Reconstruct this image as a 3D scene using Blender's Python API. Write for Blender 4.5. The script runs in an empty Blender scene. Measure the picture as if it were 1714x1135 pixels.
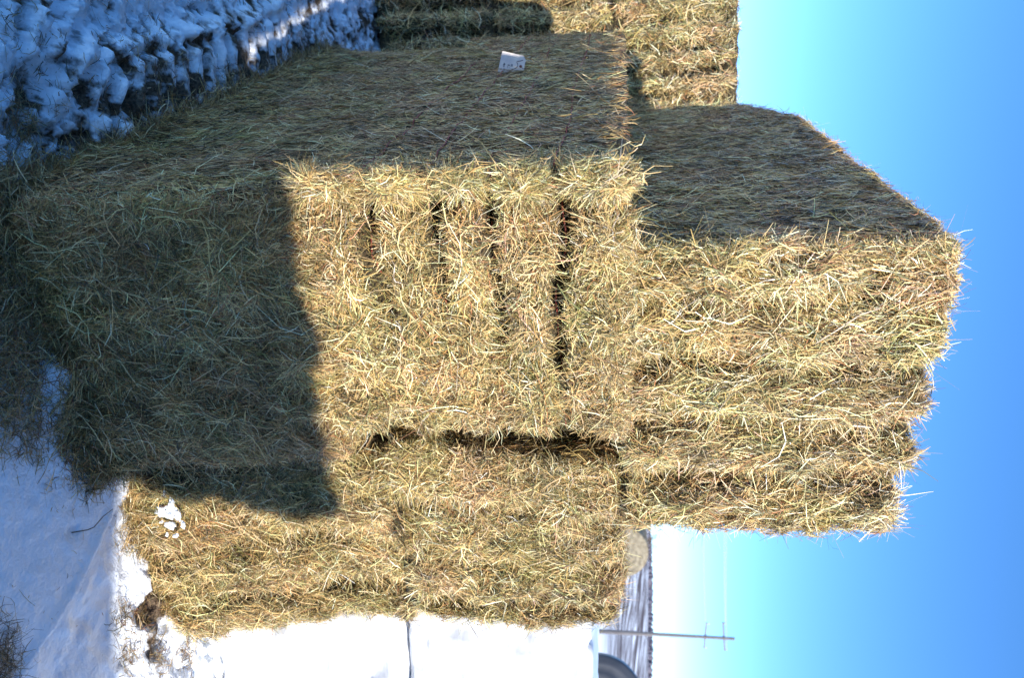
import bpy, math
import numpy as np
from math import sin, cos, radians, pi, tan

rng = np.random.default_rng(7)
scene = bpy.context.scene
COL = scene.collection
EYE = 1.7

# ---------------------------------------------------------------- helpers
def hash3(ix, iy, iz, s):
    n = (ix * 73856093) ^ (iy * 19349663) ^ (iz * 83492791) ^ (s * 2654435761)
    n = n & 0xffffffff
    n = ((n ^ (n >> 15)) * 2246822519) & 0xffffffff
    n = ((n ^ (n >> 13)) * 3266489917) & 0xffffffff
    return ((n ^ (n >> 16)) & 0xffffff) / float(0xffffff)

def vnoise(p, s=0):
    p = np.asarray(p, dtype=np.float64)
    i = np.floor(p).astype(np.int64); f = p - i
    f = f * f * (3 - 2 * f)
    r = 0
    for dx in (0, 1):
        for dy in (0, 1):
            for dz in (0, 1):
                w = (f[..., 0] if dx else 1 - f[..., 0]) * (f[..., 1] if dy else 1 - f[..., 1]) * (f[..., 2] if dz else 1 - f[..., 2])
                r = r + w * hash3(i[..., 0] + dx, i[..., 1] + dy, i[..., 2] + dz, s)
    return r * 2 - 1

def fbm(p, s=0, oct=4, lac=2.1, gain=.5):
    p = np.asarray(p, dtype=np.float64); a = 1; r = 0; t = 0
    for k in range(oct):
        r = r + a * vnoise(p, s + k); t += a
        p = p * lac + 17.3; a *= gain
    return r / t

def smooth(e0, e1, x):
    t = np.clip((x - e0) / (e1 - e0), 0, 1)
    return t * t * (3 - 2 * t)

def tag(o, label=None, cat=None, group=None, kind=None):
    if label: o['label'] = label
    if cat: o['category'] = cat
    if group: o['group'] = group
    if kind: o['kind'] = kind
    return o

def empty(name, loc, rz=0):
    o = bpy.data.objects.new(name, None); COL.objects.link(o)
    o.empty_display_size = .2
    o.location = loc; o.rotation_euler = (0, 0, rz)
    return o

def mesh_obj(name, V, Q, mats, parent=None, matidx=None, color=None, smoothf=None, tris=False):
    """V (n,3), Q (m,4) or (m,3) arrays"""
    V = np.asarray(V, dtype=np.float32); Q = np.asarray(Q, dtype=np.int32)
    k = Q.shape[1]
    me = bpy.data.meshes.new(name)
    me.vertices.add(len(V)); me.vertices.foreach_set('co', V.ravel())
    me.loops.add(len(Q) * k); me.loops.foreach_set('vertex_index', Q.ravel())
    me.polygons.add(len(Q))
    me.polygons.foreach_set('loop_start', np.arange(0, len(Q) * k, k, dtype=np.int32))
    if matidx is not None: me.polygons.foreach_set('material_index', np.asarray(matidx, dtype=np.int32))
    sm = np.ones(len(Q), dtype=bool) if smoothf is None else smoothf
    me.polygons.foreach_set('use_smooth', sm)
    for m in mats: me.materials.append(m)
    if color is not None:
        a = me.attributes.new('straw_color', 'FLOAT_COLOR', 'POINT')
        a.data.foreach_set('color', np.asarray(color, dtype=np.float32).ravel())
    me.update(calc_edges=True)
    o = bpy.data.objects.new(name, me); COL.objects.link(o)
    if parent: o.parent = parent
    return o

def merge(parts):
    """list of (V,Q) -> (V,Q)"""
    Vs, Qs, n = [], [], 0
    for V, Q in parts:
        Vs.append(np.asarray(V, float)); Qs.append(np.asarray(Q, int) + n); n += len(V)
    return np.concatenate(Vs), np.concatenate(Qs)

def tube(path, r, seg=6, closed=False):
    P = np.asarray(path, float); n = len(P)
    rr = np.full(n, r) if np.isscalar(r) else np.asarray(r, float)
    T = np.gradient(P, axis=0); T /= np.linalg.norm(T, axis=1)[:, None] + 1e-12
    up = np.array([0, 0, 1.]) if abs(T[:, 2]).mean() < .8 else np.array([1., 0, 0])
    A = np.cross(T, up); A /= np.linalg.norm(A, axis=1)[:, None] + 1e-12
    B = np.cross(T, A)
    ang = np.arange(seg) / seg * 2 * pi
    V = P[:, None, :] + rr[:, None, None] * (np.cos(ang)[None, :, None] * A[:, None, :] + np.sin(ang)[None, :, None] * B[:, None, :])
    V = V.reshape(-1, 3)
    Q = []
    for i in range(n - 1):
        for j in range(seg):
            k = (j + 1) % seg
            Q.append((i * seg + j, i * seg + k, (i + 1) * seg + k, (i + 1) * seg + j))
    V = np.vstack([V, P[0], P[-1]]); c0 = n * seg; c1 = c0 + 1
    for j in range(seg):
        k = (j + 1) % seg
        Q.append((c0, k, j, j)); Q.append((c1, (n - 1) * seg + j, (n - 1) * seg + k, (n - 1) * seg + k))
    return V, np.array(Q)

def clean_quads(V, Q, name, mat, parent=None, smoothf=True):
    me = bpy.data.meshes.new(name)
    F = [tuple(dict.fromkeys(map(int, q))) for q in Q]
    me.from_pydata([tuple(v) for v in V], [], F)
    me.polygons.foreach_set('use_smooth', np.full(len(F), smoothf))
    me.materials.append(mat); me.update()
    o = bpy.data.objects.new(name, me); COL.objects.link(o)
    if parent: o.parent = parent
    return o

# ---------------------------------------------------------------- materials
def new_mat(name):
    m = bpy.data.materials.new(name); m.use_nodes = True
    nt = m.node_tree; b = nt.nodes['Principled BSDF']
    return m, nt, b

def N(nt, t, **kw):
    n = nt.nodes.new(t)
    for k, v in kw.items(): setattr(n, k, v)
    return n

def ramp(nt, stops):
    r = N(nt, 'ShaderNodeValToRGB'); e = r.color_ramp.elements
    while len(e) > 1: e.remove(e[-1])
    e[0].position = stops[0][0]; e[0].color = (*stops[0][1], 1)
    for p, c in stops[1:]:
        x = e.new(p); x.color = (*c, 1)
    return r

def straw_mat():
    m, nt, b = new_mat('straw')
    a = N(nt, 'ShaderNodeAttribute', attribute_name='straw_color')
    nt.links.new(a.outputs['Color'], b.inputs['Base Color'])
    b.inputs['Roughness'].default_value = .38
    b.inputs['Specular IOR Level'].default_value = .7
    tr = N(nt, 'ShaderNodeBsdfTranslucent'); mx = N(nt, 'ShaderNodeMixShader')
    mx.inputs[0].default_value = .07
    nt.links.new(a.outputs['Color'], tr.inputs['Color'])
    nt.links.new(b.outputs[0], mx.inputs[1]); nt.links.new(tr.outputs[0], mx.inputs[2])
    nt.links.new(mx.outputs[0], nt.nodes['Material Output'].inputs['Surface'])
    return m
STRAW = straw_mat()

def hay_base_mat():
    m, nt, b = new_mat('packed_hay_gap_shade')
    tc = N(nt, 'ShaderNodeTexCoord'); mp = N(nt, 'ShaderNodeMapping')
    mp.inputs['Scale'].default_value = (160, 60, 40)
    nz = N(nt, 'ShaderNodeTexNoise'); nz.inputs['Scale'].default_value = 1; nz.inputs['Detail'].default_value = 6
    nt.links.new(tc.outputs['Object'], mp.inputs[0]); nt.links.new(mp.outputs[0], nz.inputs['Vector'])
    r = ramp(nt, [(.35, (.022, .015, .007)), (.55, (.07, .05, .022)), (.75, (.20, .15, .065))])  # hay core coloured dark to stand for shade deep between the straws
    nt.links.new(nz.outputs['Fac'], r.inputs[0]); nt.links.new(r.outputs[0], b.inputs['Base Color'])
    bp = N(nt, 'ShaderNodeBump'); bp.inputs['Strength'].default_value = .8; bp.inputs['Distance'].default_value = .01
    nt.links.new(nz.outputs['Fac'], bp.inputs['Height']); nt.links.new(bp.outputs[0], b.inputs['Normal'])
    b.inputs['Roughness'].default_value = .9
    return m
HAYBASE = hay_base_mat()

def simple(name, col, rough=.6, spec=.4, metallic=0, noise=None):
    m, nt, b = new_mat(name)
    b.inputs['Base Color'].default_value = (*col, 1)
    b.inputs['Roughness'].default_value = rough
    b.inputs['Specular IOR Level'].default_value = spec
    b.inputs['Metallic'].default_value = metallic
    if noise:
        sc, col2 = noise
        tc = N(nt, 'ShaderNodeTexCoord')
        nz = N(nt, 'ShaderNodeTexNoise'); nz.inputs['Scale'].default_value = sc; nz.inputs['Detail'].default_value = 5
        nt.links.new(tc.outputs['Object'], nz.inputs['Vector'])
        r = ramp(nt, [(.35, col), (.65, col2)])
        nt.links.new(nz.outputs['Fac'], r.inputs[0]); nt.links.new(r.outputs[0], b.inputs['Base Color'])
    return m
TWINE = simple('red_twine', (.36, .07, .045), .6, noise=(60, (.20, .05, .035)))
CARD = simple('pale_card', (.80, .69, .60), .75, .2, noise=(30, (.66, .58, .54)))
INK = simple('dark_ink', (.05, .045, .08), .8, .1)
EYELET = simple('brown_eyelet', (.22, .08, .05), .6)
WOOD = simple('grey_wood', (.13, .11, .10), .85, .2, noise=(8, (.20, .18, .17)))
WIRE = simple('wire', (.35, .36, .38), .5, .5)
CERAMIC = simple('insulator', (.55, .55, .52), .3)
TWIG = simple('brown_stalk', (.12, .085, .06), .8, .2, noise=(30, (.2, .14, .09)))

def snow_mat():
    m, nt, b = new_mat('snow')
    geo = N(nt, 'ShaderNodeNewGeometry')
    att = N(nt, 'ShaderNodeAttribute', attribute_name='straw_color')   # r = dirt amount from the trampled spots
    n1 = N(nt, 'ShaderNodeTexNoise'); n1.inputs['Scale'].default_value = 9; n1.inputs['Detail'].default_value = 8; n1.inputs['Roughness'].default_value = .65
    n2 = N(nt, 'ShaderNodeTexNoise'); n2.inputs['Scale'].default_value = 90; n2.inputs['Detail'].default_value = 4
    nt.links.new(geo.outputs['Position'], n1.inputs['Vector']); nt.links.new(geo.outputs['Position'], n2.inputs['Vector'])
    # far fields: streaks of stubble showing through
    mp = N(nt, 'ShaderNodeMapping'); mp.inputs['Scale'].default_value = (.40, .022, .03)
    nf = N(nt, 'ShaderNodeTexNoise'); nf.inputs['Scale'].default_value = 1; nf.inputs['Detail'].default_value = 6; nf.inputs['Roughness'].default_value = .6
    nt.links.new(geo.outputs['Position'], mp.inputs[0]); nt.links.new(mp.outputs[0], nf.inputs['Vector'])
    rf = ramp(nt, [(.42, (0, 0, 0)), (.50, (1, 1, 1))])
    nt.links.new(nf.outputs['Fac'], rf.inputs[0])
    sp = N(nt, 'ShaderNodeSeparateColor'); nt.links.new(att.outputs['Color'], sp.inputs[0])
    # dirt mask
    ad = N(nt, 'ShaderNodeMath', operation='MULTIPLY_ADD'); ad.inputs[1].default_value = 1.0; ad.inputs[2].default_value = -.62
    nt.links.new(n1.outputs['Fac'], ad.inputs[0])
    a2 = N(nt, 'ShaderNodeMath', operation='ADD'); nt.links.new(ad.outputs[0], a2.inputs[0]); nt.links.new(sp.outputs[0], a2.inputs[1])
    rd = ramp(nt, [(.12, (0, 0, 0)), (.3, (1, 1, 1))]); nt.links.new(a2.outputs[0], rd.inputs[0])
    mud = ramp(nt, [(.35, (.05, .032, .02)), (.65, (.19, .13, .08))]); nt.links.new(n2.outputs['Fac'], mud.inputs[0])
    mixa = N(nt, 'ShaderNodeMix', data_type='RGBA')
    mixa.inputs[6].default_value = (.90, .93, .97, 1)
    nt.links.new(rd.outputs[0], mixa.inputs[0]); nt.links.new(mud.outputs[0], mixa.inputs[7])
    far = N(nt, 'ShaderNodeMath', operation='MULTIPLY'); nt.links.new(sp.outputs[1], far.inputs[0]); nt.links.new(rf.outputs[0], far.inputs[1])
    mixb = N(nt, 'ShaderNodeMix', data_type='RGBA'); mixb.inputs[7].default_value = (.10, .065, .05, 1)
    nt.links.new(far.outputs[0], mixb.inputs[0]); nt.links.new(mixa.outputs[2], mixb.inputs[6])
    nt.links.new(mixb.outputs[2], b.inputs['Base Color'])
    b.inputs['Roughness'].default_value = .7; b.inputs['Specular IOR Level'].default_value = .25
    bp = N(nt, 'ShaderNodeBump'); bp.inputs['Strength'].default_value = .7; bp.inputs['Distance'].default_value = .03
    ng = N(nt, 'ShaderNodeMath', operation='MULTIPLY_ADD'); ng.inputs[1].default_value = .25
    nt.links.new(n2.outputs['Fac'], ng.inputs[0]); nt.links.new(n1.outputs['Fac'], ng.inputs[2])
    nt.links.new(ng.outputs[0], bp.inputs['Height']); nt.links.new(bp.outputs[0], b.inputs['Normal'])
    return m
SNOW = snow_mat()

# ---------------------------------------------------------------- hay
PAL = np.array([(.84, .67, .36), (.68, .50, .23), (.54, .37, .15), (.30, .23, .10), (.30, .29, .11),
                (.17, .18, .08), (.38, .18, .09), (.12, .085, .04), (.88, .78, .54), (.46, .38, .22)])
PAL = PAL * np.array([1.05, .935, .79])
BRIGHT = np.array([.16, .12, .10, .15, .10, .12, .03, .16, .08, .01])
DULL_SHADED = np.array([.12, .20, .21, .12, .01, .02, .13, .14, .04, .01])  # duller mix toned for shaded faces, a shade-side copy of the sunlit mix

def ribbons(P0, T, Nn, L, Wd, curl, colors, kink=.25, droop=0.0):
    """bent two-sided straw ribbons, 4 cross sections each"""
    n = len(P0)
    def nrm(a): return a / (np.linalg.norm(a, axis=1)[:, None] + 1e-12)
    T = nrm(T)
    C = nrm(np.cross(T, Nn) + .35 * Nn * rng.normal(size=(n, 1)))
    Wv = nrm(np.cross(T, nrm(Nn + rng.normal(size=(n, 3)) * .55)))
    ts = np.array([-.5, -.17, .17, .5])
    kk = (rng.random(n) < kink) * rng.normal(size=n) * .5
    V = np.empty((n, 4, 2, 3))
    for i, t in enumerate(ts):
        c = P0 + T * (L * t)[:, None] + C * (L * curl * (t * t * 2))[:, None]
        c = c + Nn * (L * curl * .35 * t * t)[:, None]
        if i >= 2: c = c + C * (L * kk * (t + .17) * .8)[:, None]
        c[:, 2] -= droop * (L * t * t)
        w = Wd * (1.0 if i in (1, 2) else .55)
        V[:, i, 0] = c - Wv * (w / 2)[:, None]
        V[:, i, 1] = c + Wv * (w / 2)[:, None]
    base = (np.arange(n) * 8)[:, None, None]
    q = np.array([[0, 1, 3, 2], [2, 3, 5, 4], [4, 5, 7, 6]])[None]
    Q = (base + q).reshape(-1, 4)
    col = np.repeat(np.concatenate([colors, np.ones((n, 1))], 1), 8, axis=0)
    return V.reshape(-1, 3), Q, col

def straw_colors(n, w=BRIGHT, gain=1.0, var=.18):
    w = np.asarray(w) / np.sum(w)
    idx = rng.choice(len(PAL), n, p=w)
    c = PAL[idx] * (1 + rng.normal(size=(n, 1)) * var) * (1 + rng.normal(size=(n, 3)) * .03)
    return np.clip(c * gain, .01, .92)

class Bale:
    FACES = dict(front=((0, 2), 1, 0), back=((0, 2), 1, 1), left=((1, 2), 0, 0), right=((1, 2), 0, 1), top=((0, 1), 2, 1), bottom=((0, 1), 2, 0))
    def __init__(s, W, L, H, r=.05, seed=0, bump=.012, grooves=None, warp=None, ridge=.004, pocket=.030):
        s.S = np.array([W, L, H]); s.r = r; s.seed = seed; s.bump = bump; s.g = grooves; s.warp = warp; s.ridge = ridge; s.pocket = pocket
    def surf(s, face, a, b):
        ax, k, side = s.FACES[face]
        p = np.zeros(a.shape + (3,)); p[..., ax[0]] = a * s.S[ax[0]]; p[..., ax[1]] = b * s.S[ax[1]]; p[..., k] = side * s.S[k]
        rr = s.r * (1 + .5 * vnoise(p * 5, s.seed + 50))[..., None]
        q = np.clip(p, rr, s.S - rr)
        d = p - q; n = d / (np.linalg.norm(d, axis=-1, keepdims=True) + 1e-9)
        pos = q + n * rr
        fn = np.zeros(3); fn[k] = 1 if side else -1
        disp = s.bump * fbm(pos * 6, s.seed, 4) + s.bump * 1.0 * fbm(pos * 26, s.seed + 9, 2)
        if s.pocket: disp = disp + s.pocket * .9 * np.clip(-n[..., 1], 0, 1) * (.45 - np.abs(fbm(pos * np.array([8, 8, 6]), s.seed + 21, 3)) * 2.2)
        if s.pocket: disp = disp + s.pocket * np.clip(-n[..., 1], 0, 1) * (fbm(pos * np.array([17, 17, 12]), s.seed + 15, 2) - 1.1 * np.clip(vnoise(pos * 20, s.seed + 19) - .25, 0, 1))
        # flake ridges run across the bale on its long faces
        ey = abs(n[..., 1])
        ph = pos[..., 1] * 9.0 + .5 * vnoise(pos * np.array([2, 2, 2]), s.seed + 3)
        disp = disp + (1 - ey) * s.ridge * (np.abs(np.sin(ph * pi)) - .6)
        if s.g is not None: disp = disp + s.g(pos, n)
        pos = pos + n * disp[..., None]
        if s.warp is not None: pos = s.warp(pos)
        return pos, n
    def base(s, res=.022):
        parts = []
        for f, (ax, k, side) in s.FACES.items():
            nu = max(2, int(s.S[ax[0]] / res)); nv = max(2, int(s.S[ax[1]] / res))
            a, b = np.meshgrid(np.linspace(0, 1, nu + 1), np.linspace(0, 1, nv + 1), indexing='ij')
            P, _ = s.surf(f, a, b)
            i = np.arange(nu)[:, None] * (nv + 1) + np.arange(nv)[None]
            Q = np.stack([i, i + nv + 1, i + nv + 2, i + 1], -1).reshape(-1, 4)
            if (k == 1) ^ (side == 1) : pass
            else: Q = Q[:, ::-1]
            if k == 1: Q = Q
            parts.append((P.reshape(-1, 3), Q))
        return merge(parts)
    def straw(s, face, n, lo=.013, hi=.12, w=(.0009, .0024), ang=None, spread=2.0, tilt=.18, lift=.012, curl=.5,
              weights=BRIGHT, gain=1., where=None, thin=None, droop=0., sub=None):
        ax, k, side = s.FACES[face]
        u = rng.random(n); v = rng.random(n)
        if sub is not None:
            u = sub[0] + u * (sub[1] - sub[0]); v = sub[2] + v * (sub[3] - sub[2])
        P, Nn = s.surf(face, u, v)
        e1 = np.zeros((n, 3)); e1[:, ax[0]] = 1; e2 = np.zeros((n, 3)); e2[:, ax[1]] = 1
        e1 = e1 - Nn * np.sum(e1 * Nn, 1)[:, None]; e2 = e2 - Nn * np.sum(e2 * Nn, 1)[:, None]
        base = 0 if ang is None else ang
        if spread < 1:
            flow = base + .38 * vnoise(P * 3.5, s.seed + 31) + .45 * vnoise(P * 16, s.seed + 32)
            th = flow + rng.normal(size=n) * spread
        else:
            flow = pi / 2 + 3.2 * vnoise(P * np.array([9, 9, 7]), s.seed + 31) + 2.0 * vnoise(P * 26, s.seed + 32)
            th = flow + rng.normal(size=n) * np.where(rng.random(n) < .7, .45, 1.8)
        T = e1 * np.cos(th)[:, None] + e2 * np.sin(th)[:, None] + Nn * (rng.normal(size=n) * tilt)[:, None]
        ln = lo + (hi - lo) * rng.random(n) ** 2.4
        ed = np.minimum(np.minimum(u, 1 - u) * s.S[ax[0]], np.minimum(v, 1 - v) * s.S[ax[1]])
        ln = np.where(rng.random(n) < .97, np.minimum(ln, .022 + ed * 1.8), ln)
        wd = w[0] + (w[1] - w[0]) * rng.random(n) ** 1.6
        if thin is not None:
            Tn = T / np.linalg.norm(T, axis=1)[:, None]
            k3 = np.minimum.reduce([thin(P + Tn * (ln * f)[:, None]) for f in (-.5, -.25, 0, .25, .5)])
            keep = rng.random(n) < k3
            P, Nn, T, ln, wd = P[keep], Nn[keep], T[keep], ln[keep], wd[keep]; n = len(P)
        off = rng.random(n) ** 1.5 * lift + np.abs(T @ np.zeros(3)) * 0
        P = P + Nn * (off - .003)[:, None]
        cl = curl * rng.normal(size=n)
        # clumps of brighter and duller hay
        cg = 1 + .55 * fbm(P * 9, s.seed + 77, 3)
        gr = .5 * vnoise(P * 6.5, s.seed + 78)          # greener and browner clumps
        col = straw_colors(n, weights, gain) * cg[:, None] * np.stack([1 - .12 * gr, 1 + .10 * gr, 1 - .10 * gr], 1)
        return ribbons(P, T, Nn, ln, wd, cl, np.clip(col, .01, .92), droop=droop)

def tufts(bale, face, nt, per, sub, lo=.05, hi=.16, ang=None, spread=.8, tilt=.25, weights=BRIGHT, gain=1.05, w=(.0010, .0024), lift=.02, thin=None):
    ax, k, side = bale.FACES[face]
    u = sub[0] + rng.random(nt) * (sub[1] - sub[0]); v = sub[2] + rng.random(nt) * (sub[3] - sub[2])
    P, Nn = bale.surf(face, u, v)
    th = (rng.random(nt) * 2 * pi if ang is None else ang + rng.normal(size=nt) * spread)
    e1 = np.zeros((nt, 3)); e1[:, ax[0]] = 1; e2 = np.zeros((nt, 3)); e2[:, ax[1]] = 1
    e1 -= Nn * np.sum(e1 * Nn, 1)[:, None]; e2 -= Nn * np.sum(e2 * Nn, 1)[:, None]
    T = e1 * np.cos(th)[:, None] + e2 * np.sin(th)[:, None] + Nn * (rng.normal(size=nt) * tilt)[:, None]
    L = lo + (hi - lo) * rng.random(nt) ** 1.6; g = 1 + .2 * rng.normal(size=nt); C = .5 * rng.normal(size=nt)
    m = rng.integers(max(2, per // 3), per + 1, nt); idx = np.repeat(np.arange(nt), m); n = len(idx)
    T2 = T[idx] + rng.normal(size=(n, 3)) * .22
    P2 = P[idx] + rng.normal(size=(n, 3)) * .007 + T[idx] * (rng.normal(size=n) * .018)[:, None] + Nn[idx] * (rng.random(n) * lift)[:, None]
    ln = L[idx] * rng.uniform(.35, 1.1, n)
    if thin is not None:
        Tn = T2 / np.linalg.norm(T2, axis=1)[:, None]
        kp = rng.random(n) < np.minimum.reduce([thin(P2 + Tn * (ln * f)[:, None]) for f in (-.5, -.25, 0, .25, .5)]) + .04
        P2, T2, ln, idx = P2[kp], T2[kp], ln[kp], idx[kp]; n = len(idx)
    return ribbons(P2, T2, Nn[idx], ln, rng.uniform(w[0], w[1], n), C[idx] + .3 * rng.normal(size=n), np.clip(straw_colors(n, weights, gain) * g[idx][:, None], .01, .92), droop=.1)

def build_hay(name, bale, layers, parent=None, res=.022, extra=None):
    V, Q = bale.base(res)
    Vs = [V]; Qs = [Q]; Cs = [np.tile([.1, .08, .04, 1], (len(V), 1))]; mi = [np.zeros(len(Q), int)]; n = len(V)
    for kw in layers:
        v, q, c = bale.straw(**kw)
        Vs.append(v); Qs.append(q + n); Cs.append(c); mi.append(np.ones(len(q), int)); n += len(v)
    if extra is not None:
        for v, q, c in extra():
            Vs.append(v); Qs.append(q + n); Cs.append(c); mi.append(np.ones(len(q), int)); n += len(v)
    return mesh_obj(name, np.concatenate(Vs), np.concatenate(Qs), [HAYBASE, STRAW], parent, np.concatenate(mi), np.concatenate(Cs))

def place(o, x, y, z, deg):
    o.location = (x, y, z); o.rotation_euler = (0, 0, radians(deg)); return o

def gauss(x, c, w): return np.exp(-((x - c) / w) ** 2)

VERT = pi / 2
Q_ = 1.0        # straw quantity multiplier
def cnt(n): return int(n * Q_)

# --- A2 : middle bale with twine grooves round it -------------------------
STR_Z = [.17, .345, .505, .685]
def gA2(pos, n):
    x, y, z = pos[..., 0], pos[..., 1], pos[..., 2]
    f = np.clip(-n[..., 1], 0, 1)               # on the end face only
    wob = .012 * vnoise(pos * 7, 5)
    g = 0
    for i, zz in enumerate(STR_Z):
        ex = (.44, .42, .47, .64)[i]
        depth = (.072, .068, .070, .058)[i] * (1 - .8 * smooth(ex - .1, ex + .16, x)) * np.clip(1.0 + .8 * fbm(pos * 11, 60 + i, 2), .3, 1.4)
        wd = .024 * (1 + .35 * vnoise(pos * 8, 160 + i)); wb = .020 * vnoise(np.stack([x * 5, x * 0 + i * 9, x * 0], -1), 5)
        g = g - 1.4 * depth * np.exp(-np.abs((z + wb - zz) / wd) ** 2.4)
    mid = .014 * np.abs(np.sin((z - .17) / .17 * pi)) * (1 - smooth(.70, .76, z)) * smooth(.15, .2, z)
    rim = .038 * gauss(x, .0, .045) + .034 * gauss(z, .83, .045) - .055 * gauss(x, .09, .030) * smooth(.1, .2, z)
    blot = .016 * fbm(pos * 11, 91, 3)
    lo = .03 * smooth(.22, .05, z) * smooth(.0, .25, x)
    return f * (g + mid + rim + blot + lo)
A2 = Bale(.80, 2.7, .87, .022, 11, .012, gA2)
def thinA2(P):
    t = np.ones(len(P))
    for i, zz in enumerate(STR_Z):
        ex = (.44, .42, .47, .64)[i]
        wb = .020 * vnoise(np.stack([P[:, 0] * 5, P[:, 0] * 0 + i * 9, P[:, 0] * 0], -1), 5)
        t *= 1 - np.clip(.97 + .3 * vnoise(P * 10, 175 + i), 0, .955) * np.exp(-np.abs((P[:, 2] + wb - zz) / .0195) ** 4) * (1 - .85 * smooth(ex - .08, ex + .14, P[:, 0]))
    return np.clip(t, 0, 1)

def flyaways(bale, face, n, sub, lo, hi, weights=BRIGHT, gain=1.05, tilt=.5, w=(.0011, .0024), curl=.7, droop=.15):
    return dict(face=face, n=int(n * .6), lo=lo, hi=hi, w=w, tilt=tilt, lift=.03, curl=curl, weights=weights, gain=gain, sub=sub, droop=droop)

def stems(B):
    # a few long stems that stick out past the sunlit rim, toward the viewer's left
    S = [(.56, (-.80, -.55, -.28), .22, .0030), (.50, (-.75, -.5, -.12), .13, .0022), (.22, (-.75, -.6, -.45), .20, .0026), (.34, (-.7, -.6, .12), .10, .002),
         (.12, (-.8, -.4, -.2), .12, .002), (.05, (-.6, -.7, -.35), .14, .0024), (.02, (-.7, -.5, .1), .11, .002), (.66, (-.7, -.6, .25), .11, .0022),
         (.82, (-.6, -.5, .45), .13, .0026), (.84, (-.8, -.4, .1), .14, .0024), (.86, (-.5, -.3, .6), .10, .002), (.42, (-.5, -.8, .0), .12, .002), (.28, (-.8, -.4, .2), .09, .002)]
    n = len(S); P, Nn = B.surf('front', np.full(n, .02), np.array([a[0] for a in S]) / .87)
    T = np.array([a[1] for a in S]); T /= np.linalg.norm(T, axis=1)[:, None]; L = np.array([a[2] for a in S])
    return ribbons(P + T * (L * .45)[:, None], T, Nn, L, np.array([a[3] for a in S]), .25 * rng.normal(size=n), straw_colors(n, [1, 1, 0, 0, 0, 0, 0, 0, 1, 0]), kink=.3)
a2 = empty('hay_bale', (-.432, 1.895, .85), radians(29))
tag(a2, 'middle hay bale with red twine grooves across its sunlit end, a paper tag beside', 'hay bale', 'large square hay bales in the front stack')
build_hay('hay_block', A2, [
    dict(face='front', n=cnt(42000), hi=.075, tilt=.35, lift=.016, thin=thinA2),
    dict(face='front', n=cnt(9000), lo=.05, hi=.16, tilt=.28, lift=.03, w=(.002, .0038), gain=1.05, thin=thinA2),
    dict(face='front', n=cnt(9000), hi=.11, tilt=.25, lift=.02, ang=VERT, spread=.3, sub=(0, .09, 0, 1), gain=1.1),
    dict(face='front', n=cnt(9000), hi=.10, tilt=.3, lift=.02, ang=VERT, spread=.55, sub=(0, 1, .88, 1), gain=1.1),
    dict(face='left', n=cnt(60000), hi=.10, tilt=.10, lift=.008, sub=(0, 1, 0, .96), ang=VERT, spread=.42, weights=DULL_SHADED, w=(.0013, .0028), curl=.35),
    dict(face='left', n=cnt(2500), lo=.04, hi=.15, tilt=.28, lift=.02, ang=VERT, spread=.8, weights=BRIGHT, w=(.0014, .0028), curl=.5),
    dict(face='top', n=cnt(7000), hi=.08, tilt=.08, lift=.004, weights=DULL_SHADED, sub=(.12, .7, 0, 1)),
    flyaways(A2, 'front', cnt(900), (0, .05, 0, 1), .03, .14), flyaways(A2, 'front', cnt(700), (0, 1, .95, 1), .03, .10),
    flyaways(A2, 'front', cnt(700), (0, .25, 0, .12), .03, .13), flyaways(A2, 'front', cnt(700), (.96, 1, 0, 1), .03, .09),
    flyaways(A2, 'left', cnt(600), (0, .03, 0, 1), .03, .12),
    dict(face='right', n=cnt(6000), hi=.12, tilt=.2, lift=.012, sub=(0, .25, 0, 1)),
    dict(face='front', n=cnt(3500), lo=.09, hi=.24, tilt=.10, lift=.022, w=(.0011, .0026), gain=1.05, curl=.35, thin=thinA2),
], a2, extra=lambda: [
    tufts(A2, 'front', 420, 26, (.02, .98, .02, .98), thin=thinA2),
    tufts(A2, 'front', 60, 24, (0, .05, 0, 1), .05, .14, VERT, .6), tufts(A2, 'front', 60, 22, (0, 1, .93, 1), .05, .12, VERT, 1.0),
    tufts(A2, 'front', 26, 26, (0, .12, 0, .06), .06, .17, None), tufts(A2, 'front', 50, 22, (.95, 1, 0, 1), .05, .14, 0, .7),
    tufts(A2, 'left', 160, 16, (0, 1, 0, 1), .05, .14, VERT, .35, .12, DULL_SHADED, 1.0),
    stems(A2)])

# twine of the middle bale: bottom of each groove on the end, then along the shaded side
def twine_path(i, zz):
    xs = np.linspace(.80, .0, 90)
    P, Nn = A2.surf('front', xs / .8, np.full(90, zz / .87))
    dz = .006 * vnoise(np.stack([xs * 9, xs * 0 + i, xs * 0], -1), 4) - .020 * vnoise(np.stack([xs * 5, xs * 0 + i * 9, xs * 0], -1), 5)
    P = P + Nn * (.011 + .006 * vnoise(np.stack([xs * 14, xs * 0 + i, xs * 0 + 3], -1), 8))[:, None]
    P[:, 2] += dz
    ys = np.linspace(.03, 2.6, 160)
    P2, N2 = A2.surf('left', ys / 2.7, np.full(160, zz / .87))
    off = .004 + .007 * vnoise(np.stack([ys * 3.1, ys * 0 + i * 7, ys * 0], -1), 21)
    P2 = P2 + N2 * off[:, None]; P2[:, 2] += .01 * vnoise(np.stack([ys * 2, ys * 0 + i, ys * 0], -1), 14)
    return np.vstack([P, P2])
for i, zz in enumerate(STR_Z):
    V, Q = tube(twine_path(i, zz), .0026, 5)
    clean_quads(V, Q, 'twine', TWINE, a2)

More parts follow.
